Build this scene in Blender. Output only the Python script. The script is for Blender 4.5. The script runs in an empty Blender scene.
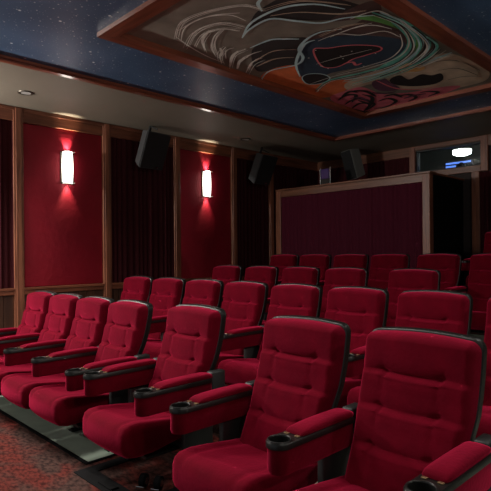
import bpy, bmesh, math, random
from mathutils import Vector, Matrix
random.seed(4)
PI = math.pi
COL = bpy.context.scene.collection
CAMZ = 1.30

# ------------------------------------------------------------------ camera
F = 515.0; TH = math.radians(45.8); ROLL = math.radians(-0.5); HOR = 252.0
cam_d = bpy.data.cameras.new('camera'); cam = bpy.data.objects.new('camera', cam_d); COL.objects.link(cam)
cam_d.sensor_width = 36; cam_d.lens = 36 * F / 491; cam_d.clip_start = 0.02
cam_d.shift_y = (HOR - 245.5) / 491
CM = Matrix.Translation((0, 0, CAMZ)) @ Matrix.Rotation(TH, 4, 'Z') @ Matrix.Rotation(PI / 2, 4, 'X') @ Matrix.Rotation(ROLL, 4, 'Z')
cam.matrix_world = CM
bpy.context.scene.camera = cam

def ray(u, v):
    return (CM.to_3x3() @ Vector(((u - 245.5) / F, (HOR - v) / F, -1.0)))

def on_z(u, v, z):
    d = ray(u, v); k = (z - CAMZ) / d.z
    return Vector((d.x * k, d.y * k, z))

# ------------------------------------------------------------------ materials
def mat(name):
    m = bpy.data.materials.new(name); m.use_nodes = True
    return m, m.node_tree, m.node_tree.nodes['Principled BSDF']

def simple(name, col, rough=0.5, metal=0.0, spec=0.5, bump=None, var=None, coat=0.0):
    m, nt, b = mat(name)
    b.inputs['Base Color'].default_value = (*col, 1); b.inputs['Roughness'].default_value = rough
    b.inputs['Metallic'].default_value = metal; b.inputs['Specular IOR Level'].default_value = spec
    b.inputs['Coat Weight'].default_value = coat
    tc = nt.nodes.new('ShaderNodeTexCoord')
    if var:
        n = nt.nodes.new('ShaderNodeTexNoise'); n.inputs['Scale'].default_value = var[0]; n.inputs['Detail'].default_value = 4
        r = nt.nodes.new('ShaderNodeValToRGB')
        r.color_ramp.elements[0].position = 0.3; r.color_ramp.elements[1].position = 0.7
        r.color_ramp.elements[0].color = (*[c * (1 - var[1]) for c in col], 1)
        r.color_ramp.elements[1].color = (*[min(1, c * (1 + var[1])) for c in col], 1)
        nt.links.new(tc.outputs['Object'], n.inputs['Vector']); nt.links.new(n.outputs['Fac'], r.inputs['Fac'])
        nt.links.new(r.outputs['Color'], b.inputs['Base Color'])
    if bump:
        n = nt.nodes.new('ShaderNodeTexNoise'); n.inputs['Scale'].default_value = bump[0]; n.inputs['Detail'].default_value = 3
        bp = nt.nodes.new('ShaderNodeBump'); bp.inputs['Strength'].default_value = bump[1]; bp.inputs['Distance'].default_value = 0.01
        nt.links.new(tc.outputs['Object'], n.inputs['Vector']); nt.links.new(n.outputs['Fac'], bp.inputs['Height'])
        nt.links.new(bp.outputs['Normal'], b.inputs['Normal'])
    return m

def velvet(name, col, tint, sheen=1.0, var=0.18):
    m = simple(name, col, 0.85, spec=0.04, bump=(60, 0.15), var=(9, var))
    b = m.node_tree.nodes['Principled BSDF']
    b.inputs['Sheen Weight'].default_value = sheen; b.inputs['Sheen Roughness'].default_value = 0.42
    b.inputs['Sheen Tint'].default_value = (*tint, 1)
    return m

def wood(name, c1, c2, rough, axis, coat=0.0, spec=0.5):
    m, nt, b = mat(name)
    tc = nt.nodes.new('ShaderNodeTexCoord'); mp = nt.nodes.new('ShaderNodeMapping')
    s = [22, 22, 22]; s[axis] = 1.6; mp.inputs['Scale'].default_value = s
    n = nt.nodes.new('ShaderNodeTexNoise'); n.inputs['Scale'].default_value = 1.0; n.inputs['Detail'].default_value = 6; n.inputs['Distortion'].default_value = 0.6
    r = nt.nodes.new('ShaderNodeValToRGB')
    r.color_ramp.elements[0].position = 0.32; r.color_ramp.elements[0].color = (*c1, 1)
    r.color_ramp.elements[1].position = 0.68; r.color_ramp.elements[1].color = (*c2, 1)
    nt.links.new(tc.outputs['Object'], mp.inputs['Vector']); nt.links.new(mp.outputs['Vector'], n.inputs['Vector'])
    nt.links.new(n.outputs['Fac'], r.inputs['Fac']); nt.links.new(r.outputs['Color'], b.inputs['Base Color'])
    b.inputs['Roughness'].default_value = rough; b.inputs['Coat Weight'].default_value = coat; b.inputs['Coat Roughness'].default_value = 0.15
    b.inputs['Specular IOR Level'].default_value = spec
    return m

def emit(name, col, strength, base=(0.8, 0.8, 0.8)):
    m, nt, b = mat(name)
    b.inputs['Base Color'].default_value = (*base, 1)
    b.inputs['Emission Color'].default_value = (*col, 1); b.inputs['Emission Strength'].default_value = strength
    return m

M = {}
M['velvet'] = velvet('red_velvet', (0.088, 0.0005, 0.0060), (1.0, 0.04, 0.14), 0.8)
M['black'] = simple('black_plastic', (0.007, 0.0075, 0.007), 0.36, spec=0.35, bump=(220, 0.08))
M['blackmetal'] = simple('black_powder_coat', (0.010, 0.011, 0.011), 0.5)
M['brass'] = simple('worn_brass', (0.35, 0.24, 0.13), 0.45, metal=1)
M['chrome'] = simple('chrome', (0.6, 0.6, 0.6), 0.2, metal=1)
M['woodv'] = wood('walnut_vertical', (0.125, 0.042, 0.022), (0.30, 0.11, 0.058), 0.42, 2)
M['woody'] = wood('walnut_along_y', (0.105, 0.034, 0.018), (0.25, 0.085, 0.044), 0.38, 1)
M['woodx'] = wood('walnut_along_x', (0.10, 0.036, 0.018), (0.22, 0.088, 0.045), 0.38, 0)
M['cherryy'] = wood('polished_cherry_along_y', (0.15, 0.036, 0.018), (0.30, 0.085, 0.042), 0.38, 1, 0.9)
M['cherryx'] = wood('polished_cherry_along_x', (0.15, 0.036, 0.018), (0.30, 0.085, 0.042), 0.38, 0, 0.9)
M['wainscot'] = wood('dark_wainscot', (0.035, 0.013, 0.007), (0.085, 0.032, 0.016), 0.5, 2)
M['redpanel'] = simple('red_wall_fabric', (0.27, 0.005, 0.018), 0.62, spec=0.35, bump=(14, 0.35), var=(3, 0.12))
M['curtain'] = simple('dark_wine_curtain', (0.040, 0.0035, 0.006), 0.85, spec=0.2)
M['curtain2'] = simple('wine_curtain', (0.062, 0.003, 0.014), 0.85, spec=0.2)
M['soffit'] = simple('taupe_plaster', (0.21, 0.185, 0.145), 0.6, bump=(30, 0.05), var=(2, 0.05))
M['wall'] = simple('dark_wall_paint', (0.03, 0.02, 0.018), 0.8)
M['blackwall'] = simple('matte_black_paint', (0.004, 0.004, 0.004), 0.95, spec=0.1)
M['vinyl'] = simple('green_vinyl', (0.34, 0.42, 0.34), 0.55, var=(6, 0.10))
M['rubber'] = simple('black_rubber', (0.005, 0.005, 0.0055), 0.8, spec=0.12)
M['spk'] = simple('speaker_case', (0.05, 0.052, 0.055), 0.6)
M['grille'] = simple('speaker_grille', (0.010, 0.010, 0.011), 0.8, bump=(300, 0.3))
M['spklight'] = simple('grey_speaker_side', (0.20, 0.205, 0.19), 0.55)
M['glow'] = emit('sconce_glass', (1.0, 0.93, 0.82), 5.0)
M['pewter'] = simple('sconce_metal', (0.12, 0.11, 0.09), 0.4, metal=0.8)
M['white'] = simple('white_paint', (0.6, 0.6, 0.58), 0.5)
M['purple'] = simple('purple_fabric', (0.06, 0.028, 0.14), 0.7)
M['greyroom'] = simple('grey_room_paint', (0.10, 0.115, 0.11), 0.8)
M['lens'] = simple('frosted_lens', (0.5, 0.5, 0.48), 0.3)

# carpet: red and grey mottled, with swirled strokes
def carpet():
    m, nt, b = mat('mottled_red_grey_carpet'); L = nt.links
    tc = nt.nodes.new('ShaderNodeTexCoord'); mp = nt.nodes.new('ShaderNodeMapping'); mp.inputs['Scale'].default_value = (1.0, 1.7, 1)
    mp.inputs['Rotation'].default_value = (0, 0, 0.5)
    n1 = nt.nodes.new('ShaderNodeTexNoise'); n1.inputs['Scale'].default_value = 1.9; n1.inputs['Detail'].default_value = 5; n1.inputs['Distortion'].default_value = 1.4
    n2 = nt.nodes.new('ShaderNodeTexNoise'); n2.inputs['Scale'].default_value = 26; n2.inputs['Detail'].default_value = 5
    r1 = nt.nodes.new('ShaderNodeValToRGB'); r1.color_ramp.elements[0].position = 0.43; r1.color_ramp.elements[1].position = 0.58
    r1.color_ramp.elements[0].color = (0.115, 0.024, 0.018, 1); r1.color_ramp.elements[1].color = (0.066, 0.036, 0.029, 1)
    r2 = nt.nodes.new('ShaderNodeValToRGB'); r2.color_ramp.elements[0].position = 0.36; r2.color_ramp.elements[1].position = 0.60
    r2.color_ramp.elements[0].color = (0.35, 0.35, 0.38, 1); r2.color_ramp.elements[1].color = (1.25, 1.2, 1.2, 1)
    mx = nt.nodes.new('ShaderNodeMix'); mx.data_type = 'RGBA'; mx.blend_type = 'MULTIPLY'; mx.inputs['Factor'].default_value = 1
    L.new(tc.outputs['Object'], mp.inputs['Vector']); L.new(mp.outputs['Vector'], n1.inputs['Vector']); L.new(mp.outputs['Vector'], n2.inputs['Vector'])
    L.new(n1.outputs['Fac'], r1.inputs['Fac']); L.new(n2.outputs['Fac'], r2.inputs['Fac'])
    L.new(r1.outputs['Color'], mx.inputs['A']); L.new(r2.outputs['Color'], mx.inputs['B']); L.new(mx.outputs['Result'], b.inputs['Base Color'])
    b.inputs['Roughness'].default_value = 0.95; b.inputs['Specular IOR Level'].default_value = 0.1
    n3 = nt.nodes.new('ShaderNodeTexNoise'); n3.inputs['Scale'].default_value = 300
    bp = nt.nodes.new('ShaderNodeBump'); bp.inputs['Strength'].default_value = 0.4; bp.inputs['Distance'].default_value = 0.004
    L.new(tc.outputs['Object'], n3.inputs['Vector']); L.new(n3.outputs['Fac'], bp.inputs['Height']); L.new(bp.outputs['Normal'], b.inputs['Normal'])
    return m
M['carpet'] = carpet()

# painted night sky with specks
def starsky():
    m, nt, b = mat('painted_night_sky'); L = nt.links
    tc = nt.nodes.new('ShaderNodeTexCoord')
    n = nt.nodes.new('ShaderNodeTexNoise'); n.inputs['Scale'].default_value = 1.3; n.inputs['Detail'].default_value = 5
    r = nt.nodes.new('ShaderNodeValToRGB'); r.color_ramp.elements[0].position = 0.35; r.color_ramp.elements[1].position = 0.7
    r.color_ramp.elements[0].color = (0.040, 0.085, 0.165, 1); r.color_ramp.elements[1].color = (0.075, 0.14, 0.25, 1)
    L.new(tc.outputs['Object'], n.inputs['Vector']); L.new(n.outputs['Fac'], r.inputs['Fac'])
    cur = r.outputs['Color']
    for sc, rad, a in ((26, 0.13, 0.30), (11, 0.09, 0.65), (3.1, 0.045, 1.0)):
        v = nt.nodes.new('ShaderNodeTexVoronoi'); v.inputs['Scale'].default_value = sc; v.voronoi_dimensions = '2D'
        L.new(tc.outputs['Object'], v.inputs['Vector'])
        sep = nt.nodes.new('ShaderNodeSeparateColor'); L.new(v.outputs['Color'], sep.inputs['Color'])
        mr = nt.nodes.new('ShaderNodeMapRange'); mr.inputs['From Min'].default_value = rad; mr.inputs['From Max'].default_value = rad * 0.3
        mr.inputs['To Min'].default_value = 0; mr.inputs['To Max'].default_value = a
        L.new(v.outputs['Distance'], mr.inputs['Value'])
        gt = nt.nodes.new('ShaderNodeMath'); gt.operation = 'GREATER_THAN'; gt.inputs[1].default_value = 0.62
        L.new(sep.outputs['Red'], gt.inputs[0])
        mu = nt.nodes.new('ShaderNodeMath'); mu.operation = 'MULTIPLY'; L.new(mr.outputs['Result'], mu.inputs[0]); L.new(gt.outputs[0], mu.inputs[1])
        mx = nt.nodes.new('ShaderNodeMix'); mx.data_type = 'RGBA'; L.new(mu.outputs[0], mx.inputs['Factor'])
        L.new(cur, mx.inputs['A']); mx.inputs['B'].default_value = (0.95, 1, 1, 1); cur = mx.outputs['Result']
    L.new(cur, b.inputs['Base Color']); b.inputs['Roughness'].default_value = 0.45
    return m
M['stars'] = starsky()

# ------------------------------------------------------------------ mesh helpers
def link(name, bm, m, parent=None, smooth=False, loc=None):
    me = bpy.data.meshes.new(name)
    bmesh.ops.recalc_face_normals(bm, faces=bm.faces[:])
    bm.to_mesh(me); bm.free()
    for mm in (m if isinstance(m, (list, tuple)) else [m]): me.materials.append(mm)
    if smooth:
        for p in me.polygons: p.use_smooth = True
        try: me.set_sharp_from_angle(angle=math.radians(50))
        except Exception: pass
    o = bpy.data.objects.new(name, me); COL.objects.link(o)
    if parent: o.parent = parent
    if loc: o.location = loc
    return o

def box(bm, x0, x1, y0, y1, z0, z1, bev=0.0, seg=2):
    r = bmesh.ops.create_cube(bm, size=1)
    for v in r['verts']:
        v.co = Vector((x0 + (v.co.x + .5) * (x1 - x0), y0 + (v.co.y + .5) * (y1 - y0), z0 + (v.co.z + .5) * (z1 - z0)))
    if bev:
        es = list({e for v in r['verts'] for e in v.link_edges})
        bmesh.ops.bevel(bm, geom=es, offset=bev, segments=seg, affect='EDGES', profile=0.5)
    return r['verts']

def cyl(bm, c, r, h, axis='Z', seg=24, r2=None):
    q = bmesh.ops.create_cone(bm, cap_ends=True, segments=seg, radius1=r, radius2=r if r2 is None else r2, depth=h)
    R = {'Z': Matrix(), 'X': Matrix.Rotation(PI / 2, 4, 'Y'), 'Y': Matrix.Rotation(PI / 2, 4, 'X')}[axis]
    bmesh.ops.transform(bm, matrix=Matrix.Translation(c) @ R, verts=q['verts'])
    return q['verts']

def lathe(bm, prof, c=(0, 0, 0), seg=28):
    rings = [[bm.verts.new((c[0] + r * math.cos(2 * PI * i / seg), c[1] + r * math.sin(2 * PI * i / seg), c[2] + z)) for i in range(seg)] for r, z in prof]
    for a, b in zip(rings, rings[1:]):
        for i in range(seg):
            bm.faces.new((a[i], a[(i + 1) % seg], b[(i + 1) % seg], b[i]))
    return rings

def struct(name, bm, m, smooth=False):
    o = link(name, bm, m, smooth=smooth); o['kind'] = 'structure'; return o

def sbox(name, m, *a, bev=0.0):
    bm = bmesh.new(); box(bm, *a, bev=bev); return struct(name, bm, m)

def tag(o, label, cat, group=None):
    o['label'] = label; o['category'] = cat
    if group: o['group'] = group
    return o

def empty(name, loc, label, cat, group=None, rz=0.0):
    o = bpy.data.objects.new(name, None); COL.objects.link(o); o.location = loc; o.rotation_euler = (0, 0, rz)
    o.empty_display_size = 0.1
    return tag(o, label, cat, group)

# ------------------------------------------------------------------ the room
XL, XR, YF, YB = -6.5, 1.4, -4.2, 8.36
SOF = 3.10
FR = [0.0, 0.072, 0.170, 0.305, 0.59]             # floor height of each row
RY = [2.09, 3.27, 4.50, 5.74, 7.00]               # y of the seat back tops
STEP = [None, 2.42, 3.62, 4.86, 6.16]

bm = bmesh.new(); box(bm, XL - .1, XR + .1, YF - .1, YB + .1, -0.12, 0.0); struct('floor', bm, M['carpet'])
prev = 0.0
for i in range(1, 5):
    bm = bmesh.new(); box(bm, XL, XR, STEP[i], YB, prev + 0.0005, FR[i], bev=0.006); struct('floor_riser', bm, M['carpet']); prev = FR[i]

# walls
sbox('wall_left', M['wall'], XL - .1, XL, YF - .1, YB + .1, 0, SOF + .3)
sbox('wall_right', M['wall'], XR, XR + .1, YF - .1, YB + .1, 0, SOF + .3)
# back wall with the opening of the projection window
WX0, WX1, WZ0, WZ1 = -4.33, -3.22, 2.64, 3.02
bm = bmesh.new()
box(bm, XL, WX0, YB, YB + .12, 0, SOF + .3); box(bm, WX1, XR, YB, YB + .12, 0, SOF + .3)
box(bm, WX0, WX1, YB, YB + .12, 0, WZ0); box(bm, WX0, WX1, YB, YB + .12, WZ1, SOF + .3)
struct('wall_back', bm, M['wall'])

# ceiling: taupe soffit round a tray of painted night sky
TX0, TX1, TY0, TY1 = -4.93, -0.95, -2.6, 6.82
bm = bmesh.new()
box(bm, XL, TX0, YF, YB, SOF, SOF + .12); box(bm, TX1, XR, YF, YB, SOF, SOF + .12)
box(bm, TX0, TX1, YF, TY0, SOF, SOF + .12); box(bm, TX0, TX1, TY1, YB, SOF, SOF + .12)
struct('ceiling', bm, M['soffit'])
AX0, AX1, AY0, AY1 = -3.90, -1.86, 2.10, 6.02
bm = bmesh.new(); tz = (SOF + .026, SOF + .2)
box(bm, TX0 - .05, AX0 + .04, TY0 - .05, TY1 + .05, *tz); box(bm, AX1 - .04, TX1 + .05, TY0 - .05, TY1 + .05, *tz)
box(bm, AX0 + .04, AX1 - .04, TY0 - .05, AY0 + .04, *tz); box(bm, AX0 + .04, AX1 - .04, AY1 - .04, TY1 + .05, *tz)
struct('ceiling_tray', bm, M['stars'])
w = .065; z0, z1 = SOF - .020, SOF + .026
tr = [(TX0 - w, TX0 + .012, TY0 - w, TY1 + w, 'cherryy'), (TX1 - .02, TX1 + w, TY0 - w, TY1 + w, 'cherryy'),
      (TX0 + .02, TX1 - .02, TY1 - .02, TY1 + w, 'cherryx'), (TX0 + .02, TX1 - .02, TY0 - w, TY0 + .02, 'cherryx')]
n = 1
for x0, x1, y0, y1, k in tr:
    bm = bmesh.new(); box(bm, x0, x1, y0, y1, z0, SOF - .001, bev=.008)
    e = .02
    if k == 'cherryy':
        xx = (TX0 + .001, TX0 + e) if x0 < -3 else (TX1 - e, TX1 - .001)
        box(bm, xx[0], xx[1], TY0 + .02, TY1 - .02, SOF - .001, z1 - .001)
    else:
        yy = (TY1 - e, TY1 - .001) if y0 > 0 else (TY0 + .001, TY0 + e)
        box(bm, x0, x1, yy[0], yy[1], SOF - .001, z1 - .001)
    struct('trim_%d' % n, bm, M[k]); n += 1

# left wall: posts, header, chair rail, wainscot, panels
PY = [-1.19, 0.01, 1.21, 2.41, 3.61, 4.81, 6.02, 6.95]
ym = M['woody']
def post_bm(x0, x1, y0, y1, z0, z1):
    b = bmesh.new(); box(b, x0, x1, y0, y1, z0, z1, bev=.006)
    return b
for y in PY:
    bm = post_bm(XL + .001, XL + .055, y - .06, y + .06, 0.001, SOF - .003)
    box(bm, XL + .05, XL + .065, y - .035, y + .035, 0.25, SOF - .01, bev=.004)
    struct('trim_%d' % n, bm, M['woodv']); n += 1
bounds = [(a + .061, b - .061) for a, b in zip(PY, PY[1:])] + [(PY[-1] + .061, YB - .002)]
for i, (a, b) in enumerate(bounds):
    bm = bmesh.new(); box(bm, XL + .001, XL + .045, a, b, 2.925, SOF - .003, bev=.006); box(bm, XL + .045, XL + .06, a, b, 3.055, SOF - .006, bev=.003)
    struct('trim_%d' % n, bm, ym); n += 1
    bm = bmesh.new(); box(bm, XL + .001, XL + .045, a, b, .80, .885, bev=.006); box(bm, XL + .045, XL + .06, a, b, .855, .884, bev=.004)
    struct('trim_%d' % n, bm, ym); n += 1
    # planked wainscot
    bm = bmesh.new(); k = int(round((b - a) / .118)); wd = (b - a) / k
    for j in range(k): box(bm, XL + .001, XL + .020, a + j * wd + .002, a + (j + 1) * wd - .002, .10, .799, bev=.004)
    box(bm, XL + .001, XL + .03, a, b, .001, .099)
    struct('wall_left_wainscot', bm, M['wainscot'])

def pleats(bm, p0, p1, z0, z1, normal, amp=.028, wl=.085, off=.03, thick=.006):
    """a hanging cloth with vertical folds between p0 and p1 (2D points)"""
    d = Vector((p1[0] - p0[0], p1[1] - p0[1])); Ln = d.length; k = max(8, int(Ln / wl * 10))
    N = Vector(normal); rnd = random.Random(int(abs(p0[0] * 91 + p0[1] * 37)))
    ph = 0; pts = []
    for i in range(k + 1):
        t = i / k
        ph += 2 * PI * (Ln / k) / wl * (1 + .25 * math.sin(i * .13))
        o = off + amp * (  .38 * math.sin(ph) + .2 * math.sin(ph * .37 + 1))
        pts.append((p0[0] + d.x * t, p0[1] + d.y * t, o))
    rows = []
    for s_, o2 in ((0, 0), (1, thick)):
        for z in (z0, z1):
            rows.append([bm.verts.new((x + N.x * (o - o2), y + N.y * (o - o2), z)) for x, y, o in pts])
    f0, f1, b0, b1 = rows
    for i in range(k):
        bm.faces.new((f0[i], f0[i + 1], f1[i + 1], f1[i])); bm.faces.new((b0[i], b1[i], b1[i + 1], b0[i + 1]))
        bm.faces.new((f0[i], b0[i], b0[i + 1], f0[i + 1])); bm.faces.new((f1[i], f1[i + 1], b1[i + 1], b1[i]))
    bm.faces.new((f0[0], f1[0], b1[0], b0[0])); bm.faces.new((f0[k], b0[k], b1[k], f1[k]))

kinds = ['r', 'c', 'c', 'r', 'c', 'r', 'c', 'c']      # bay fillings, front to back
labs = {2: 'dark pleated curtain panel left of the leftmost wooden post, at the photo edge',
        4: 'dark pleated curtain panel between the two red lamp panels, behind the wall speaker',
        6: 'dark pleated curtain panel between second red lamp panel and the booth',
        7: 'dark pleated curtain strip on the side wall above the curtained booth'}
rl = {3: 'smooth red fabric wall panel behind the larger, nearer lit sconce',
      5: 'smooth red fabric wall panel behind the smaller, farther lit sconce'}
for i, (a, b) in enumerate(bounds):
    if i < 2: continue
    bm = bmesh.new()
    if kinds[i] == 'c':
        pleats(bm, (XL, a), (XL, b), .888, 2.922, (1, 0))
        tag(link('curtain_panel', bm, M['curtain'], smooth=True), labs[i], 'curtain', 'dark curtain panels along the side wall')
    else:
        box(bm, XL + .001, XL + .02, a + .002, b - .002, .888, 2.922, bev=.008)
        tag(link('fabric_wall_panel', bm, M['redpanel'], smooth=True), rl[i], 'wall panel', 'red fabric panels holding the sconces')

# back wall dressing
xm = M['woodx']
def strip(a, m):
    global n
    o = sbox('trim_%d' % n, m, *a, bev=.006); n += 1
    return o
strip((XL + .06, WX0 - .10, YB - .05, YB - .001, 2.93, SOF - .003), xm)
strip((WX0 - .10, WX0, YB - .06, YB - .001, 2.2, SOF - .003), M['woodv'])
strip((WX0, WX1, YB - .05, YB - .001, WZ1, SOF - .003), xm)
strip((WX0, WX1 + .0, YB - .06, YB - .001, WZ0 - .10, WZ0), xm)
strip((WX1, WX1 + .11, YB - .06, YB - .001, WZ0 - .10, SOF - .003), M['woodv'])
strip((-3.36, -3.24, YB - .07, YB - .001, .70, WZ0 - .10), M['woodv'])
strip((WX1 + .11, XR - .01, YB - .05, YB - .001, 2.93, SOF - .003), xm)
bm = bmesh.new(); pleats(bm, (XL + .06, YB), (WX0 - .10, YB), 2.0, 2.928, (0, -1))
tag(link('curtain_panel', bm, M['curtain'], smooth=True), 'dark pleated curtain on the back wall left of the projection window', 'curtain')
bm = bmesh.new(); pleats(bm, (-3.24 + .001, YB), (WX1 + 1.1, YB), .71, WZ0 - .11, (0, -1))
tag(link('curtain_panel', bm, M['curtain'], smooth=True), 'dark pleated curtain right of the post at the far right of the back wall', 'curtain')

# projection window and the room behind
wn = empty('window_1', ((WX0 + WX1) / 2, YB, WZ0), 'glass projection window high in the back wall', 'window'); del wn['category']; wn['kind'] = 'structure'
cx = (WX0 + WX1) / 2
bm = bmesh.new(); g = .022
for q in ((WX0, WX0 + g, WZ0, WZ1), (WX1 - g, WX1, WZ0, WZ1), (WX0 + g, WX1 - g, WZ0, WZ0 + g), (WX0 + g, WX1 - g, WZ1 - g, WZ1)):
    box(bm, q[0] - cx, q[1] - cx, .0, .10, q[2] - WZ0, q[3] - WZ0)
o = link('window_frame', bm, M['blackmetal'], wn); o['kind'] = 'structure'
gm, nt, b = mat('window_glass'); b.inputs['Transmission Weight'].default_value = 1; b.inputs['Roughness'].default_value = 0.02; b.inputs['IOR'].default_value = 1.45
b.inputs['Base Color'].default_value = (.85, .95, .92, 1)
bm = bmesh.new(); box(bm, WX0 + g - cx, WX1 - g - cx, .05, .056, g, WZ1 - WZ0 - g); o = link('window_pane', bm, gm, wn); o['kind'] = 'structure'
bm = bmesh.new()
rx0, rx1, ry0, ry1, rz0, rz1 = -5.6, -1.9, YB + .121, YB + 2.6, 1.2, 3.7
box(bm, rx0 - .05, rx0, ry0, ry1, rz0, rz1); box(bm, rx1, rx1 + .05, ry0, ry1, rz0, rz1); box(bm, rx0, rx1, ry1, ry1 + .05, rz0, rz1)
box(bm, rx0, rx1, ry0, ry1, rz0 - .05, rz0); box(bm, rx0, rx1, ry0, ry1, rz1, rz1 + .05)
struct('wall_projection_room', bm, M['greyroom'])

# the projection room's lamp and the projector with its blue light
e = empty('ceiling_lamp', (-4.10, 9.7, 3.18), 'round white lit lamp seen through the projection window', 'lamp')
bm = bmesh.new(); lathe(bm, [(.001, -.10), (.10, -.095), (.155, -.07), (.165, -.04), (.165, 0)]); link('lamp_shade', bm, emit('lamp_glass', (1, 1, .97), 9.0), e, smooth=True)
bm = bmesh.new(); cyl(bm, (0, 0, .012), .175, .025); cyl(bm, (0, 0, .26), .015, .50); link('base', bm, M['white'], e, smooth=True)
e = empty('film_projector', (-3.83, 9.1, 2.66), 'projector with blue light behind the projection window', 'projector')
bm = bmesh.new(); box(bm, -.26, .26, -.2, .3, .0, .20, bev=.02); link('body', bm, M['spk'], e)
bm = bmesh.new(); cyl(bm, (0.08, -.23, .10), .05, .07, 'Y'); link('lens', bm, M['black'], e, smooth=True)
bm = bmesh.new(); box(bm, -.22, .22, -.203, -.199, .145, .175); box(bm, -.22, -.04, -.203, -.199, .05, .12); link('indicator_light', bm, emit('blue_light', (.10, .25, 1), 1.1), e)
bm = bmesh.new(); box(bm, -.3, .3, -.25, .35, -.04, -.001); [box(bm, x, x + .05, y, y + .05, -1.4, -.041) for x in (-.28, .23) for y in (-.22, .28)]
st = link('projector_table', bm, M['blackmetal'], loc=(-3.83, 9.1, 2.66)); tag(st, 'black stand under the projector behind the window', 'table')

# ------------------------------------------------------------------ booth at the back left
BX1, BY, BZ = -3.49, 7.09, 2.41
bm = bmesh.new(); box(bm, XL + .07, BX1, BY + .02, BY + .10, FR[4] - .38, BZ - .001); box(bm, BX1 - .08, BX1, BY + .10, YB - .08, FR[4], BZ - .001)
struct('wall_booth', bm, M['blackwall'])
bm = bmesh.new(); box(bm, XL + .07, BX1 + .06, BY - .06, BY + .14, BZ - .0, BZ + .03, bev=.006); box(bm, XL + .19, BX1 - .07, BY - .04, BY + .018, BZ - .115, BZ - .001, bev=.004)
struct('trim_%d' % n, bm, xm); n += 1
strip((BX1 - .07, BX1 + .045, BY - .05, BY + .06, FR[4] + .001, BZ - .001), M['woodv'])
strip((XL + .07, XL + .19, BY - .05, BY + .018, FR[4] + .001, BZ - .001), M['woodv'])
strip((BX1 - .085, BX1 + .03, BY + .142, YB - .09, BZ, BZ + .03), M['woodv'])
bm = bmesh.new(); pleats(bm, (XL + .19, BY + .018), (BX1 - .07, BY + .018), FR[4] + .01, BZ - .117, (0, -1), amp=.022, wl=.075, off=.03)
tag(link('booth_curtain', bm, M['curtain2'], smooth=True), 'wide wine red pleated curtain covering the wood framed booth behind the seats', 'curtain')

# purple cloth box between two silver posts on the booth ledge
e = empty('display_stand', (-5.36, BY + .04, BZ + .031), 'small purple cloth stand with two silver posts on booth ledge', 'stand')
bm = bmesh.new(); box(bm, -.085, .085, -.02, .03, .10, .27, bev=.012); link('purple_cloth', bm, M['purple'], e, smooth=True)
bm = bmesh.new(); box(bm, -.10, .10, -.03, .04, 0, .012, bev=.003); box(bm, -.085, .085, -.015, .025, .012, .098); link('base', bm, M['black'], e)
for s_ in (-1, 1):
    bm = bmesh.new(); cyl(bm, (s_ * .105, 0, .145), .008, .29); link('post', bm, M['chrome'], e, smooth=True)

# ------------------------------------------------------------------ theater seat
def prof(z):
    pts = [(.20, -.275), (.32, -.235), (.45, -.175), (.58, -.105), (.70, -.055), (.80, -.025), (.96, 0.0), (1.1, .01)]
    for (a, ya), (b, yb) in zip(pts, pts[1:]):
        if z <= b: 
            t = (z - a) / (b - a); return ya + (yb - ya) * t
    return .01
def sprof(z): return sum(prof(z + d) for d in (-.06, -.03, 0, .03, .06)) / 5

def hw(z, top, W, r, low):
    h = W / 2 - max(0, min(1, (.66 - z) / .2)) * low
    if z > top - r:
        q = min(r, z - (top - r)); h = h - r + math.sqrt(max(0, r * r - q * q))
    return h

def slab(bm, W, z0, top, T, back, r, low, relief=None, nu=44, nv=70, arch=.012, R=.035):
    """upholstered slab following the seat profile: front bulges by T, rear lies 'back' behind"""
    fr, re = [], []
    for j in range(nv + 1):
        t = j / nv; t = 1 - (1 - t) ** 1.5 if t > 0 else 0
        z = z0 + (top - z0) * t
        h = hw(z, top, W, r, low); A, B = [], []
        for i in range(nu + 1):
            s_ = math.sin((i / nu - .5) * PI) * .35 + (i / nu - .5) * 2 * .65
            x = s_ * h; zz = z + arch * (1 - s_ * s_) * t
            e_ = min(h - abs(x), (top - z), (z - z0) + .01)
            q = max(0, min(1, e_ / R)); d = T * math.sqrt(max(0, 1 - (1 - q) ** 2))
            y = sprof(z) - d
            if relief: y += relief(x, z) * q
            A.append(bm.verts.new((x, y, zz))); B.append(bm.verts.new((x, sprof(z) + back, zz)))
        fr.append(A); re.append(B)
    for j in range(nv):
        for i in range(nu):
            bm.faces.new((fr[j][i], fr[j][i + 1], fr[j + 1][i + 1], fr[j + 1][i]))
            bm.faces.new((re[j][i], re[j + 1][i], re[j + 1][i + 1], re[j][i + 1]))
        bm.faces.new((fr[j][0], fr[j + 1][0], re[j + 1][0], re[j][0])); bm.faces.new((fr[j][nu], re[j][nu], re[j + 1][nu], fr[j + 1][nu]))
    for i in range(nu):
        bm.faces.new((fr[0][i], re[0][i], re[0][i + 1], fr[0][i + 1])); bm.faces.new((fr[nv][i], fr[nv][i + 1], re[nv][i + 1], re[nv][i]))
    bmesh.ops.remove_doubles(bm, verts=bm.verts[:], dist=.0002)

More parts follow.
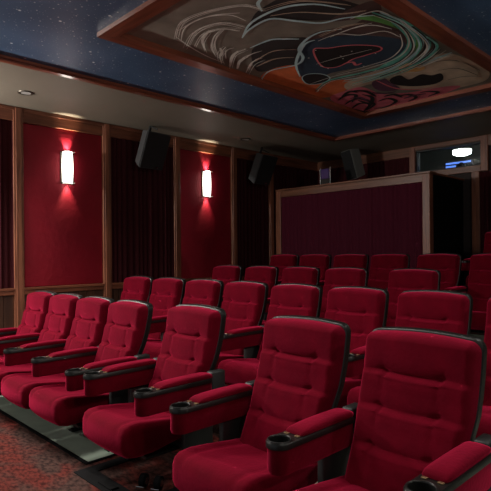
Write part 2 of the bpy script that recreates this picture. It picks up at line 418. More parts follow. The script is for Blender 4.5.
CR = [.775, .635, .490]
DX = [-.125, .125]
def tuft(x, z):
    y = 0
    for k, c in enumerate(CR):
        zc = c - .005 * math.exp(-(x / .09) ** 2) + (.006 if abs(x) > .13 else .0)
        d = zc - z
        edge = 1.0 if abs(x) < .13 else max(.5, 1 - (abs(x) - .13) / .16)
        y += .024 * edge * (math.exp(-(d / .013) ** 2) if d > 0 else math.exp(d / .030))
        y -= .006 * math.exp(-((z - zc + .035) / .030) ** 2)
        y -= edge * (.0045 + .004 * max(math.exp(-((x - q) / .035) ** 2) for q in DX)) * math.exp(-((d - .019) / .0055) ** 2)
        for q in DX:
            y += .007 * math.exp(-(((x - q) / .022) ** 2 + ((z - zc) / .013) ** 2))
            y += .003 * math.exp(-((x - q) / .012) ** 2) * math.exp(-((z - zc + .03) / .04) ** 2)
    for q in DX:
        y += .0014 * math.exp(-((x - q) / .013) ** 2) * (1 if z < CR[0] else math.exp(-((z - CR[0]) / .03) ** 2))
    y -= .008 * math.exp(-(x / .2) ** 2) * (1 if z > CR[0] else .5)
    return y

def cushion(bm):
    """seat cushion: lofted across x, nose rounded and bowed"""
    prof2 = [(-.175, .335), (-.30, .350), (-.45, .372), (-.58, .388), (-.645, .384), (-.672, .368), (-.685, .335), (-.685, .27), (-.675, .245), (-.655, .222), (-.60, .210), (-.50, .212), (-.36, .235), (-.20, .262)]
    W = .250; nx = 30; rings = []
    cy, cz = -.42, .30
    for i in range(nx + 1):
        a = (i / nx - .5) * PI; s_ = (i / nx - .5) * 2
        x = W * (math.sin(a) * .45 + s_ * .55)
        e_ = min(1, (W - abs(x)) / .028); q = math.sqrt(max(0, 1 - (1 - e_) ** 2))
        sc = .92 + .08 * q; szc = .80 + .20 * q
        bow = .014 * (1 - (x / W) ** 2)
        ring = []
        for y, z in prof2:
            f = max(0, min(1, (-.30 - y) / .35))
            yy = cy + (y - cy) * sc - bow * f; zz = cz + (z - cz) * szc
            if z > .33: zz += .008 * (x / W) ** 2 - .006 * math.exp(-((abs(x) - .17) / .015) ** 2)
            ring.append(bm.verts.new((x, yy, zz)))
        rings.append(ring)
    m_ = len(prof2)
    for a, b in zip(rings, rings[1:]):
        for k in range(m_): bm.faces.new((a[k], a[(k + 1) % m_], b[(k + 1) % m_], b[k]))
    bm.faces.new(rings[0]); bm.faces.new(rings[-1][::-1])

ARM_F, ARM_R, AW = -.640, -.155, .050
def arm_outline(w, yf, yr, rr=.02, seg=14):
    pts = [(w * math.cos(a), yf - w * math.sin(a)) for a in [PI * k / seg for k in range(seg + 1)]]   # nose, +x to -x
    pts += [(-w, yr - rr), (-w + rr * .3, yr - rr * .3), (-w + rr, yr), (w - rr, yr), (w - rr * .3, yr - rr * .3), (w, yr - rr)]
    return pts

def arm_parts(root, dx, tilt=0.0):
    e_ = bpy.data.objects.new('armrest', None)   # replaced by the upholstered box mesh below
    bpy.data.objects.remove(e_)
    yf = ARM_F + AW
    bm = bmesh.new(); P = arm_outline(AW, yf, ARM_R)
    low = [bm.verts.new((x * .90, (y if y > -.5 else yf + (y - yf) * .90), .440)) for x, y in P]
    lo2 = [bm.verts.new((x, y, .452)) for x, y in P]; hi = [bm.verts.new((x, y, .540)) for x, y in P]
    k = len(P)
    for i in range(k):
        j = (i + 1) % k
        bm.faces.new((low[i], low[j], lo2[j], lo2[i])); bm.faces.new((lo2[i], lo2[j], hi[j], hi[i]))
    bm.faces.new(low)
    arm = link('armrest', bm, M['velvet'], root, smooth=True, loc=(dx, 0, .012))
    # black tray with the cup well
    bm = bmesh.new(); w = AW + .005; P = arm_outline(w, yf, ARM_R + .003)
    b0 = [bm.verts.new((x, y, .538)) for x, y in P]; t0 = [bm.verts.new((x, y, .556)) for x, y in P]; t1 = [bm.verts.new((x * .94, yf + (y - yf) * (.94 if y < yf else .995), .561)) for x, y in P]
    for i in range(k):
        j = (i + 1) % k
        bm.faces.new((b0[i], b0[j], t0[j], t0[i])); bm.faces.new((t0[i], t0[j], t1[j], t1[i]))
    hr = .042; hs = 24
    H = [bm.verts.new((hr * math.cos(2 * PI * i / hs), yf + hr * math.sin(2 * PI * i / hs), .561)) for i in range(hs)]
    es = [bm.edges.get((t1[i], t1[(i + 1) % k])) for i in range(k)] + [bm.edges.new((H[i], H[(i + 1) % hs])) for i in range(hs)]
    bmesh.ops.triangle_fill(bm, edges=es, use_beauty=True)
    B = [bm.verts.new((hr * .92 * math.cos(2 * PI * i / hs), yf + hr * .92 * math.sin(2 * PI * i / hs), .49)) for i in range(hs)]
    for i in range(hs): bm.faces.new((H[i], B[i], B[(i + 1) % hs], H[(i + 1) % hs]))
    bm.faces.new(B)
    tray = link('cup_tray', bm, M['black'], arm, smooth=True)
    bm = bmesh.new(); prev_ = []
    lathe(bm, [(.042, .5605), (.0425, .565), (.045, .567), (.049, .566), (.051, .5615)], (0, yf, 0))
    link('cup_ring', bm, M['black'], arm, smooth=True)
    # padded top, wedge-shaped at the front
    bm = bmesh.new(); ys = [-.510, -.502, -.48, -.43, -.36, -.25, -.18, -.155, -.145]; hs_ = [.004, .013, .020, .024, .026, .026, .025, .020, .004]; ws = [.040, .045, .048, .049, .049, .049, .048, .045, .036]
    rings = []
    for y, h_, w_ in zip(ys, hs_, ws):
        ring = [bm.verts.new((w_ * cx_, y, .5625 + h_ * cz_)) for cx_, cz_ in ((-.97, 0), (-1, .35), (-.96, .72), (-.80, .93), (-.4, 1.04), (0, 1.07), (.4, 1.04), (.80, .93), (.96, .72), (1, .35), (.97, 0))]
        rings.append(ring)
    for a, b in zip(rings, rings[1:]):
        for q in range(10): bm.faces.new((a[q], a[q + 1], b[q + 1], b[q]))
        bm.faces.new((a[0], b[0], b[10], a[10]))
    bm.faces.new(rings[0]); bm.faces.new(rings[-1][::-1])
    link('armrest_pad', bm, M['velvet'], arm, smooth=True)
    for sx in (-1, 1):
        bm = bmesh.new(); box(bm, sx * .028 - .010, sx * .028 + .010, -.525, -.511, .5612, .565, bev=.001); link('hinge', bm, M['brass'], arm)
    # steel standard under the arm
    bm = bmesh.new()
    box(bm, -.018, .018, -.34, -.13, .013, .440, bev=.008)
    box(bm, -.034, .034, -.37, -.06, .0, .014, bev=.004)
    box(bm, -.030, .030, -.145, -.04, .30, .60, bev=.01)
    cyl(bm, (0, -.355, .018), .010, .010); cyl(bm, (0, -.085, .022), .012, .012)
    link('standard', bm, M['blackmetal'], root, smooth=True, loc=(dx, 0, 0))
    return arm

def make_seat():
    r = bpy.data.objects.new('theater_seat', None); COL.objects.link(r)
    bm = bmesh.new(); slab(bm, .512, .30, .938, .075, .0, .045, .025, relief=tuft, nu=56, nv=170); link('backrest', bm, M['velvet'], r, smooth=True)
    bm = bmesh.new(); slab(bm, .523, .27, .949, .007, .034, .050, .025, nu=24, nv=30, R=.010); link('back_shell', bm, M['black'], r, smooth=True)
    bm = bmesh.new(); cushion(bm); link('seat', bm, M['velvet'], r, smooth=True)
    bm = bmesh.new(); box(bm, -.20, .20, -.52, -.20, .165, .185, bev=.006); box(bm, -.26, .26, -.30, -.25, .175, .215, bev=.01); link('seat_frame', bm, M['blackmetal'], r)
    arm_parts(r, -.2985)
    return r

def copy_tree(o, parent=None, skip=()):
    c = o.copy(); COL.objects.link(c)
    c.parent = parent
    for ch in [x for x in CH[o.name]]:
        copy_tree(ch, c)
    return c

proto = make_seat()
arm_off = .2985
CH = {}
def index(o):
    CH[o.name] = [x for x in bpy.data.objects if x.parent == o]
    for x in CH[o.name]: index(x)
index(proto)
def right_arm(seat, src):
    for ch in CH[proto.name]:
        if ch.name.startswith(('armrest', 'standard')):
            c = copy_tree(ch, seat); c.location.x = arm_off
rows = [
    ('front row', [-5.05, -4.56, -4.06, -3.555, -2.825, -1.924, -1.297], [3, 4, 6]),
    ('second row', [-5.355 + .5895 * k for k in range(8)], []),
    ('third row', [-5.19, -4.575, -3.965, -3.357, -2.60], [3, 4]),
    ('fourth row', [-5.31, -4.735, -4.145, -3.575, -2.95, -2.335], []),
    ('raised back row', [-2.66], [0]),
]
extra = {
    (0, 0): 'red velvet theater seat in the front row, farthest left, nearest the side wall',
    (0, 1): 'red velvet theater seat in the front row, second from the left end',
    (0, 2): 'red velvet theater seat in the front row, third from the left end',
    (0, 3): 'red velvet theater seat in the front row, fourth from left, beside paired cup holders',
    (0, 4): 'red velvet theater seat standing alone on the black floor frame, front row centre-left',
    (0, 5): 'red velvet theater seat in the front row, directly left of the largest seat',
    (0, 6): 'largest red velvet theater seat, at the lower right of the photo, front row',
    (1, 7): 'red velvet theater seat cut off by the right photo edge, second row',
    (4, 0): 'red theater seat partly visible at the right edge behind the fourth row, highest of all',
}
ords = ['first', 'second', 'third', 'fourth', 'fifth', 'sixth', 'seventh', 'eighth']
JIT = random.Random(7)
first = True
for ri, (rn, xs, doubles) in enumerate(rows):
    for ci, x in enumerate(xs):
        s_ = proto if first else copy_tree(proto); first = False
        s_.location = (x + .262, RY[ri] + ([-.06, -.05, -.04, -.03, -.01, -.03, -.03][ci] if ri == 0 else 0), FR[ri] + .004); s_.rotation_euler = (0, 0, 0)
        kx = [[.88, .88, .88, .88, .93, .96, .97][ci], ] [0] if ri == 0 else (.93, .93, .96, 1)[ri - 1]
        s_.scale = (kx, 1, .985 if ri == 0 and ci < 4 else 1); s_.location.x = x + .262 * kx
        lab = extra.get((ri, ci), 'red velvet theater seat in the %s, %s counted from the left wall' % (rn, ords[ci]))
        tag(s_, lab, 'seat', 'red velvet theater seats in the %s' % rn)
        if ci in doubles: right_arm(s_, None)

# ------------------------------------------------------------------ floor strips, edging and the seat frame
def vinyl(x0, x1, y0, y1, z):
    global n
    sbox('floor_vinyl', M['vinyl'], x0, x1, y0, y1, z + .0005, z + .0035)
    for q in ((x0 - .0, x1 + .022, y0 - .025, y0), (x1, x1 + .022, y0, y1)):
        sbox('trim_%d' % n, M['rubber'], q[0], q[1], q[2], q[3], z + .0005, z + .007); n += 1
vinyl(-5.75, -2.98, 1.52, 2.40, 0)
vinyl(-2.15, XR - .02, 1.60, 2.40, 0)
vinyl(-5.75, XR - .03, 2.74, 3.60, FR[1]); vinyl(-5.75, XR - .03, 3.97, 4.84, FR[2]); vinyl(-5.75, XR - .03, 5.20, 6.14, FR[3])

e = empty('seat_dolly', (-2.65, 1.75, 0.001), 'flat black steel frame with small wheels under the lone front row seat', 'floor frame')
bm = bmesh.new()
bars = [(-.26, .42, -.36, -.25), (-.26, -.17, -.25, .50), (.33, .42, -.25, .50)]
for a in bars: box(bm, a[0], a[1], a[2], a[3], 0, .004, bev=.001)
link('frame', bm, M['rubber'], e)
bm = bmesh.new(); box(bm, -.02, .12, -.33, -.28, .0045, .012, bev=.002); link('latch_plate', bm, M['rubber'], e)
for dx, dy in ((.20, -.17), (.285, -.13)):
    bm = bmesh.new(); cyl(bm, (0, 0, .038), .037, .030, 'X', 28); c = link('wheel', bm, M['rubber'], e, smooth=True, loc=(dx, dy, .0)); c.rotation_euler = (0, 0, .5)
    bm = bmesh.new(); cyl(bm, (.017, 0, .038), .020, .006, 'X', 20); cyl(bm, (-.017, 0, .038), .020, .006, 'X', 20)
    box(bm, -.019, .019, -.006, .006, .0, .008); box(bm, -.024, -.020, -.014, .014, .0, .05, bev=.002); box(bm, -.026, .022, -.045, -.039, .0, .022, bev=.002)
    link('wheel_fork', bm, M['chrome'], c, smooth=True)

# ------------------------------------------------------------------ sconces
def sconce(y, z, label):
    e = empty('wall_sconce', (XL + .021, y, z), label, 'sconce', 'lit wall sconces on the red panels')
    # bowed frosted glass, half round in plan and swelling in the middle
    bm = bmesh.new(); H_, N_ = .415, 16; rings = []
    for j in range(N_ + 1):
        t = j / N_ - .5; r = .062 * (1 + .16 * (1 - (2 * t) ** 2))
        rings.append([bm.verts.new((.012 + 1.15 * r * math.sin(PI * k / 18), r * math.cos(PI * k / 18), t * H_)) for k in range(19)])
    for a, b in zip(rings, rings[1:]):
        for k in range(18): bm.faces.new((a[k], a[k + 1], b[k + 1], b[k]))
    link('diffuser', bm, M['glow'], e, smooth=True)
    bm = bmesh.new(); box(bm, .001, .012, -.088, .088, -.212, .212, bev=.004); link('back_plate', bm, M['pewter'], e)
    for s2 in (-1, 1):
        bm = bmesh.new()
        box(bm, .012, .085, s2 * .074 - .004, s2 * .074 + .004, s2 * .202 - .006, s2 * .202 + .006, bev=.002)
        box(bm, .012, .085, -s2 * .074 - .004, -s2 * .074 + .004, s2 * .202 - .006, s2 * .202 + .006, bev=.002)
        link('bracket', bm, M['pewter'], e)
    for s2 in (-1, 1):
        ld = bpy.data.lights.new('sconce_bulb', 'SPOT'); ld.energy = 40 if s2 > 0 else 14; ld.color = (1, .82, .62)
        ld.spot_size = math.radians(62); ld.spot_blend = .8; ld.shadow_soft_size = .02
        lo = bpy.data.objects.new('sconce_bulb', ld); COL.objects.link(lo); lo.parent = e
        lo.location = (.045, 0, s2 * .19); lo.rotation_euler = (PI if s2 > 0 else 0, 0, 0)
        lo.rotation_euler.y = (-.22 if s2 > 0 else .14)
    return e
sconce(3.04, 2.425, 'larger lit white sconce on the red panel nearer the camera')
sconce(5.41, 2.415, 'smaller lit white sconce on the farther red panel')

for (x, y, rz, p) in ((XL + .021, .61, 0, 200), (XL + .021, -1.8, 0, 120), (XR - .001, 3.0, PI, 60), (XR - .001, .6, PI, 40)):  # unseen sconces, added to light ceiling and seats from the side walls
    e = sconce(y, 2.41, 'unseen lit wall sconce added to light the ceiling and seats')
    e['group'] = 'unseen sconces added for room light'
    e.location.x = x; e.rotation_euler.z = rz
    ld = bpy.data.lights.new('sconce_fill', 'POINT'); ld.energy = p; ld.color = (1, .93, .86); ld.shadow_soft_size = .06  # extra fill light set in front of each unseen sconce
    lo = bpy.data.objects.new('sconce_fill', ld); COL.objects.link(lo); lo.parent = e; lo.location = (.17, 0, 0)

# ------------------------------------------------------------------ recessed downlights
def downlight(x, y, label, power, grp='recessed ceiling downlights', size=110, r=.07):
    e = empty('recessed_downlight', (x, y, SOF + (.025 if TX0 < x < TX1 and TY0 < y < TY1 else -.001)), label, 'downlight', grp)
    bm = bmesh.new(); lathe(bm, [(.085, 0), (.082, -.007), (.064, -.009), (.058, -.002), (.056, .0)], seg=32); link('trim_ring', bm, M['pewter'], e, smooth=True)
    bm = bmesh.new(); cyl(bm, (0, 0, -.0025), .056, .003, seg=32); link('lens', bm, M['lens'] if power <= 0 else emit('fill_lens', (1, .85, .65), 6), e)
    if power > 0:  # only the unseen downlights added for overhead light are lit
        ld = bpy.data.lights.new('overhead_fill', 'SPOT'); ld.energy = power; ld.color = (1, .93, .86); ld.spot_size = math.radians(size); ld.spot_blend = .7; ld.shadow_soft_size = r
        lo = bpy.data.objects.new('overhead_fill', ld); COL.objects.link(lo); lo.parent = e; lo.location = (0, 0, -.02)
    return e
downlight(-5.82, 2.26, 'round unlit ceiling downlight above the first red panel, left soffit', 0)
downlight(-5.88, 5.74, 'round unlit ceiling downlight between the two wall speakers', 0)

# ------------------------------------------------------------------ loudspeakers
def speaker(loc, rz, tilt, label, side_m, W=.42, H=.52, D=.22):
    e = empty('wall_mounted_speaker', loc, label, 'loudspeaker', 'black surround loudspeakers'); e.rotation_euler = (tilt, 0, rz)
    bm = bmesh.new(); vs = box(bm, -W / 2, W / 2, -D / 2, D / 2, -H / 2, H / 2)
    for v in vs:
        if v.co.y > 0: v.co.x *= .62; v.co.z *= .9
    bmesh.ops.bevel(bm, geom=bm.edges[:], offset=.01, segments=2, affect='EDGES'); link('cabinet', bm, side_m, e)
    bm = bmesh.new(); box(bm, -W / 2 + .01, W / 2 - .01, -D / 2 - .012, -D / 2 - .0005, -H / 2 + .01, H / 2 - .01, bev=.004); link('grille', bm, M['grille'], e)
    bm = bmesh.new(); box(bm, .06, .11, -D / 2 - .015, -D / 2 - .0125, -H / 2 + .03, -H / 2 + .045); link('badge', bm, M['chrome'], e)
    bm = bmesh.new(); box(bm, -.03, .03, D / 2 + .001, D / 2 + .03, -.09, .09, bev=.005); box(bm, -.02, .02, D / 2 + .01, D / 2 + .03, .09, H / 2 + .10, bev=.004); box(bm, -.012, .012, -.05, D / 2 + .02, H / 2 + .03, H / 2 + .05)
    link('bracket', bm, M['blackmetal'], e)
    return e
speaker((-6.17, 4.14, 2.77), math.radians(95), math.radians(24), 'black loudspeaker tilted down beside the nearer sconce panel, largest of the speakers', M['spk'])
speaker((-6.17, 6.40, 2.74), math.radians(95), math.radians(24), 'black loudspeaker high on the side wall beyond the farther sconce', M['spk'])
speaker((-5.17, 7.72, 2.84), math.radians(-25), math.radians(16), 'black loudspeaker with pale grey side hanging above the booth curtain', M['spklight'], W=.33)

# ------------------------------------------------------------------ framed ceiling painting
AX0, AX1, AY0, AY1 = -3.90, -1.86, 2.10, 6.02
AZ = SOF + .0
fw = .13
e = empty('ceiling_painting', ((AX0 + AX1) / 2, (AY0 + AY1) / 2, AZ), 'large framed swirling painting set in the starry ceiling', 'painting')
ox, oy = e.location.x, e.location.y
bm = bmesh.new()
def mitre(bm, q, z0, z1):
    lo = [bm.verts.new((x - ox, y - oy, z0)) for x, y in q]; hi = [bm.verts.new((x - ox, y - oy, z1)) for x, y in q]
    bm.faces.new(lo); bm.faces.new(hi[::-1])
    for i in range(4): bm.faces.new((lo[i], lo[(i + 1) % 4], hi[(i + 1) % 4], hi[i]))
X0, X1, Y0, Y1 = AX0, AX1, AY0, AY1
for k, (q, mm) in enumerate((([(X0, Y0), (X0 + fw, Y0 + fw), (X0 + fw, Y1 - fw), (X0, Y1)], 'cherryy'), ([(X1, Y0), (X1 - fw, Y0 + fw), (X1 - fw, Y1 - fw), (X1, Y1)], 'cherryy'),
              ([(X0, Y0), (X0 + fw, Y0 + fw), (X1 - fw, Y0 + fw), (X1, Y0)], 'cherryx'), ([(X0, Y1), (X0 + fw, Y1 - fw), (X1 - fw, Y1 - fw), (X1, Y1)], 'cherryx'))):
    bm = bmesh.new(); mitre(bm, q, -.012, .0255)
    ins = [q[1], q[2]]; a2 = (q[0][0] + (q[1][0] - q[0][0]) * .3, q[0][1] + (q[1][1] - q[0][1]) * .3); b2 = (q[3][0] + (q[2][0] - q[3][0]) * .3, q[3][1] + (q[2][1] - q[3][1]) * .3)
    mitre(bm, [a2, q[1], q[2], b2], .026, .05)
    def inset(q, a):
        cx_ = (X0 + X1) / 2; cy_ = (Y0 + Y1) / 2; return [(x + math.copysign(a, cx_ - x), y + math.copysign(a, cy_ - y)) for x, y in q]
    link('frame', bm, M[mm], e)

def pm(name, col, rough=.75):
    col = tuple(min(.9, c * 3.0) for c in col)
    return simple('paint_' + name, col, rough, var=(5, .22))
PM = [pm('umber', (.080, .070, .056)), pm('dark', (.012, .010, .010)), pm('orange', (.26, .060, .018)), pm('navy', (.011, .020, .032)), pm('black', (.005, .004, .004)),
      pm('green', (.05, .14, .035)), pm('teal', (.06, .21, .17)), pm('tan', (.22, .165, .12)), pm('pink', (.27, .060, .080)), pm('white', (.30, .28, .25)),
      pm('blue_line', (.20, .28, .30)), pm('red_line', (.32, .06, .07)), pm('ochre', (.30, .15, .055)), pm('brown', (.035, .020, .018)), pm('plum', (.045, .016, .030))]
NM = {k: i for i, k in enumerate('umber dark orange navy black green teal tan pink white blue red ochre brown plum'.split())}
PZ = AZ + .035           # painted surface height
bm = bmesh.new()
vs = [bm.verts.new((x - ox, y - oy, .035)) for x, y in ((X0 + fw - .01, Y0 + fw - .01), (X1 - fw + .01, Y0 + fw - .01), (X1 - fw + .01, Y1 - fw + .01), (X0 + fw - .01, Y1 - fw + .01))]
f = bm.faces.new(vs[::-1]); f.material_index = 0
hi = [bm.verts.new((v.co.x, v.co.y, .075)) for v in vs]; bm.faces.new(hi)
for i in range(4): bm.faces.new((vs[i], vs[(i + 1) % 4], hi[(i + 1) % 4], hi[i]))
lay = [0]
LX0, LX1, LY0, LY1 = X0 + fw - ox, X1 - fw - ox, Y0 + fw - oy, Y1 - fw - oy
def cr(pts, closed, sub=5):
    """Catmull-Rom through the points"""
    n_ = len(pts); out = []
    rng = range(n_ if closed else n_ - 1)
    for i in rng:
        p = [pts[(i + k) % n_] if closed else pts[max(0, min(n_ - 1, i + k))] for k in (-1, 0, 1, 2)]
        for s_ in range(sub):
            t = s_ / sub
            out.append(tuple(.5 * ((2 * p[1][c]) + (-p[0][c] + p[2][c]) * t + (2 * p[0][c] - 5 * p[1][c] + 4 * p[2][c] - p[3][c]) * t * t + (-p[0][c] + 3 * p[1][c] - 3 * p[2][c] + p[3][c]) * t ** 3) for c in (0, 1)))
    if not closed: out.append(pts[-1])
    return out
def plane_pt(p):
    q = on_z(p[0], p[1], PZ); return Vector((max(LX0, min(LX1, q.x - ox)), max(LY0, min(LY1, q.y - oy))))
def fill(col, pts, sub=5):
    lay[0] += 1; z = .035 - .00012 * lay[0]
    q = [plane_pt(p) for p in cr(pts, True, sub)]
    vv = [];
    for p in q:
        if not vv or (p - vv[-1]).length > .001: vv.append(p)
    vs_ = [bm.verts.new((p.x, p.y, z)) for p in vv]
    ed = [bm.edges.new((vs_[i], vs_[(i + 1) % len(vs_)])) for i in range(len(vs_))]
    r_ = bmesh.ops.triangle_fill(bm, edges=ed, use_beauty=True)
    for g_ in r_['geom']:
        if isinstance(g_, bmesh.types.BMFace): g_.material_index = NM[col]
def line(col, pts, wd=.012, closed=False, sub=5):
    lay[0] += 1; z = .035 - .00012 * lay[0]
    q = [plane_pt(p) for p in cr(pts, closed, sub)]
    q = [p for i, p in enumerate(q) if i == 0 or (p - q[i - 1]).length > 1e-4]
    A = []; m_ = len(q)
    for i, p in enumerate(q):
        d = q[min(m_ - 1, i + 1)] - q[max(0, i - 1)]
        if d.length < 1e-6: continue
        d.normalize(); t = i / (m_ - 1); ww = 1.5 * wd * (.35 + .65 * math.sin(PI * max(.0, min(1, t)))) if not closed else wd * .8
        nn = Vector((-d.y, d.x)) * ww * .5
        A.append((bm.verts.new((p.x + nn.x, p.y + nn.y, z)), bm.verts.new((p.x - nn.x, p.y - nn.y, z))))
    for a, b_ in zip(A, A[1:]):
        f_ = bm.faces.new((a[0], a[1], b_[1], b_[0])); f_.material_index = NM[col]
    if closed: f_ = bm.faces.new((A[-1][0], A[-1][1], A[0][1], A[0][0])); f_.material_index = NM[col]

# dark feathered masses
fill('dark', [(242, 37), (250, 28), (270, 18), (296, 20), (330, 20), (372, 12), (350, 2), (300, -8), (262, 8), (250, 22)])
fill('dark', [(256, 70), (252, 50), (270, 40), (290, 38), (307, 38), (300, 48), (303, 58), (296, 65), (272, 70)])
fill('brown', [(304, 43), (316, 32), (350, 26), (368, 18), (396, 26), (412, 36), (420, 48), (405, 44), (380, 36), (340, 36), (318, 40)])
fill('brown', [(330, 20), (366, 2), (380, 4), (378, 16), (350, 20)])
fill('orange', [(261, 79), (270, 70), (294, 65), (302, 74), (314, 80), (336, 80), (354, 80), (346, 90), (329, 97), (307, 97), (281, 88)])
fill('tan', [(392, 68), (421, 60), (446, 53), (470, 60), (488, 70), (486, 80), (462, 87), (440, 90), (421, 90), (395, 88), (372, 84), (350, 90), (345, 84), (366, 74)])
fill('pink', [(330, 98), (345, 91), (362, 87), (382, 94), (400, 93), (412, 92), (441, 87), (461, 86), (440, 95), (412, 103), (382, 112), (361, 118), (346, 110)])
fill('navy', [(304, 43), (315, 39), (351, 35), (388, 37), (403, 41), (406, 51), (392, 61), (362, 67), (331, 73), (315, 80), (301, 76), (297, 62), (300, 52)])
fill('black', [(302, 78), (308, 74), (322, 74), (330, 78), (322, 83), (308, 84)])
line('blue', [(302, 78), (308, 74), (322, 74), (330, 78), (322, 83), (308, 84)], .016, True)
# spade within the navy disc
fill('black', [(314, 49), (328, 48), (352, 45), (377, 46), (381, 50), (366, 55), (353, 59), (346, 63), (336, 67), (324, 67), (317, 60)])
line('red', [(314, 49), (328, 48), (352, 45), (377, 46), (381, 50), (366, 55), (353, 59), (346, 63), (336, 67), (324, 67), (317, 60)], .022, True)
line('red', [(346, 63), (353, 62), (356, 65), (362, 63)], .02)
line('white', [(316, 64), (340, 57), (372, 49)], .006)
# green and teal sweep
fill('green', [(351, 17), (372, 15), (392, 20), (404, 30), (396, 28), (378, 22)])
fill('teal', [(388, 19), (402, 26), (412, 36), (413, 46), (404, 57), (388, 66), (372, 71), (384, 64), (400, 54), (407, 44), (404, 34)])
fill('green', [(398, 22), (414, 32), (422, 42), (420, 50), (412, 58), (416, 46), (410, 34)])
swe = [[(372, 12), (398, 22), (411, 34), (412, 48), (396, 62), (364, 72), (330, 80), (316, 90)],
       [(380, 12), (404, 22), (419, 36), (420, 48), (404, 62), (376, 74), (344, 80)],
       [(402, 18), (424, 36), (428, 48), (410, 64), (384, 74), (352, 84)],
       [(426, 36), (436, 46), (420, 60), (398, 70), (362, 82)],
       [(440, 48), (428, 58), (408, 68), (380, 78)], [(452, 52), (436, 58), (416, 66)]]
for i, q in enumerate(swe): line('teal' if i % 2 == 0 else 'blue', q, .030 if i < 3 else .02)
for q in ([(388, 18), (404, 30), (409, 44), (398, 57), (368, 68), (334, 76), (310, 84)], [(400, 34), (402, 46), (390, 58), (366, 66), (336, 74)], [(446, 50), (430, 60), (404, 70)]): line('white', q, .010)
line('dark', [(412, 26), (426, 40), (424, 52), (408, 66), (380, 76)], .03); line('dark', [(436, 50), (420, 62), (396, 73)], .02)
fill('ochre', [(399, 67), (408, 63), (422, 65), (424, 69), (412, 72), (401, 72)])
fill('black', [(390, 79), (400, 75), (409, 79), (421, 74), (432, 75), (441, 73), (443, 79), (433, 84), (412, 86), (394, 84)])
fill('plum', [(372, 82), (384, 78), (390, 82), (400, 88), (388, 91), (376, 89)])
line('white', [(388, 76), (400, 72), (420, 72)], .012); line('red', [(376, 80), (396, 88), (420, 89), (440, 85)], .018)
fill('ochre', [(448, 66), (462, 66), (470, 74), (458, 80), (450, 76)]); fill('tan', [(446, 64), (464, 62), (478, 72), (470, 82), (452, 84)])
for q in ([(430, 62), (456, 60), (480, 70)], [(438, 70), (458, 68), (478, 75)], [(446, 80), (464, 76), (482, 76)]): line('dark', q, .008)
# pink petals with black curls
for q in ([(338, 100), (346, 95), (356, 95), (352, 102)], [(352, 108), (360, 103), (370, 104), (364, 111)], [(362, 94), (372, 97), (370, 103), (358, 100)],
          [(378, 101), (388, 98), (396, 101), (388, 106)], [(374, 108), (384, 107), (392, 104)], [(398, 96), (408, 94), (416, 97), (408, 101)],
          [(345, 104), (354, 99), (364, 99), (374, 104), (366, 110)], [(420, 92), (430, 91), (438, 92), (428, 96)], [(384, 96), (394, 94), (402, 97)], [(354, 90), (366, 91), (376, 96)], [(342, 96), (350, 91), (358, 92)],
          [(348, 110), (358, 113), (370, 110)]):
    line('black', q, .035)
for q in ([(350, 98), (360, 97), (368, 101)], [(372, 92), (384, 93), (396, 91)], [(404, 98), (414, 95), (426, 93)]): line('plum', q, .03)
# pale chalk strokes, upper left
for q in ([(176, 38), (182, 22), (208, 11), (244, 5), (263, 10)], [(181, 40), (186, 26), (210, 15), (240, 12)], [(178, 30), (200, 18), (228, 14), (246, 20)], [(186, 46), (196, 30), (220, 22), (244, 26)],
          [(196, 46), (204, 34), (222, 28), (240, 30)], [(176, 36), (190, 46), (208, 56), (224, 62)], [(206, 50), (203, 40), (210, 30)], [(216, 56), (212, 46), (214, 36), (222, 28)],
          [(226, 58), (226, 50), (234, 47)], [(230, 66), (234, 54), (246, 48)], [(238, 68), (242, 58), (252, 53)], [(246, 72), (252, 62), (262, 57)], [(240, 62), (250, 54), (262, 50)], [(222, 62), (220, 54), (226, 46)]):
    line('white', q, .009)
for q in ([(230, 66), (232, 56), (238, 50)], [(219, 57), (222, 52), (220, 47)], [(237, 68), (240, 60), (248, 56)]): line('white', q, .02)
for q in ([(242, 37), (250, 28), (270, 18), (296, 20), (321, 22), (344, 17), (376, 14)], [(242, 37), (252, 21), (281, 7), (314, 3), (345, 8)], [(261, 79), (270, 70), (296, 64), (303, 57), (299, 48), (307, 38), (321, 31), (342, 28)],
          [(250, 47), (270, 39), (285, 38), (299, 38)], [(300, 76), (296, 62), (304, 44), (315, 39)], [(262, 10), (258, 2), (266, -6)]): line('blue', q, .020)
for q in ([(318, 40), (338, 33), (360, 34), (384, 30), (400, 36)], [(330, 36), (350, 28), (372, 24), (392, 28)], [(340, 32), (356, 26), (372, 22)], [(350, 18), (366, 12), (380, 10), (398, 18)]): line('white', q, .010)
line('tan', [(352, 86), (370, 80), (392, 76)], .02)
JR = random.Random(3)
def jit(q, a): 
    dx, dy = JR.uniform(-a, a), JR.uniform(-a, a) * .6
    return [(x + dx + JR.uniform(-.6, .6), y + dy + JR.uniform(-.5, .5)) for x, y in q]
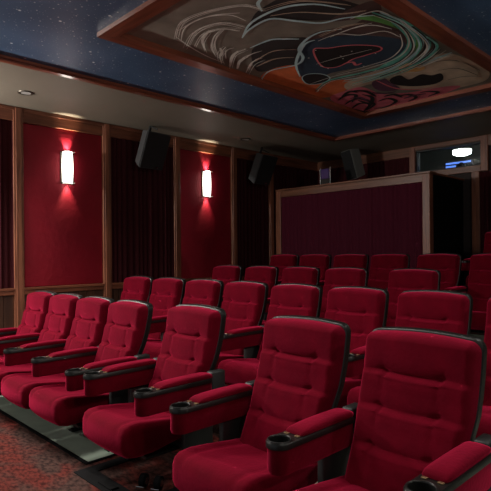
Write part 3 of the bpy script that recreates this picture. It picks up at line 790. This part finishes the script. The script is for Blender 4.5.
chalk = [[(176, 38), (182, 22), (208, 11), (244, 5), (263, 10)], [(186, 46), (196, 30), (220, 22), (244, 26)], [(196, 46), (204, 34), (222, 28), (240, 30)], [(206, 50), (203, 40), (210, 30)],
         [(216, 56), (212, 46), (214, 36), (222, 28)], [(230, 66), (234, 54), (246, 48)], [(246, 72), (252, 62), (262, 57)], [(222, 62), (220, 54), (226, 46)]]
for q in chalk:
    for k in range(4): line('white', jit(q, 3.5), .0045)
for q in swe:
    for k in range(3): line(JR.choice(['teal', 'blue', 'white', 'dark']), jit(q, 2.2), .010)
for q in ([(262, 8), (300, -2), (350, 2)], [(270, 14), (300, 10), (340, 12), (366, 8)], [(256, 60), (274, 50), (298, 48)], [(258, 66), (276, 58), (296, 56)], [(320, 34), (344, 24), (366, 20)], [(430, 60), (452, 56), (474, 66)], [(424, 88), (444, 82), (470, 82)]):
    for k in range(2): line('tan', jit(q, 2), .006)
for k in range(16):      # scattered specks of white paint
    x, y = JR.uniform(306, 400), JR.uniform(40, 74)
    line('white', [(x, y), (x + 1.2, y + .3)], .010)
link('canvas', bm, PM, e)

# ------------------------------------------------------------------ light
def area(name, loc, size, power, col, rot):
    ld = bpy.data.lights.new(name, 'AREA'); ld.shape = 'DISK'; ld.size = size; ld.energy = power; ld.color = col
    lo = bpy.data.objects.new(name, ld); COL.objects.link(lo); lo.location = loc; lo.rotation_euler = rot; return lo
# unseen downlights, added for overhead light on the seats
for (x, y, p) in ((-5.6, 0.2, 260), (-4.3, .95, 300), (-2.6, 1.3, 170), (-1.45, 1.5, 100), (-0.45, 3.4, 60)):
    downlight(x, y, 'unseen ceiling downlight added to light the seats', p, 'unseen downlights added to light the seats', 150, .30)
wd_ = bpy.data.worlds.new('world'); bpy.context.scene.world = wd_; wd_.use_nodes = True
wd_.node_tree.nodes['Background'].inputs[0].default_value = (.90, .95, 1.0, 1); wd_.node_tree.nodes['Background'].inputs[1].default_value = .40
sc = bpy.context.scene
sc.view_settings.view_transform = 'Standard'; sc.view_settings.look = 'None'; sc.view_settings.gamma = 1; sc.view_settings.exposure = 0.0
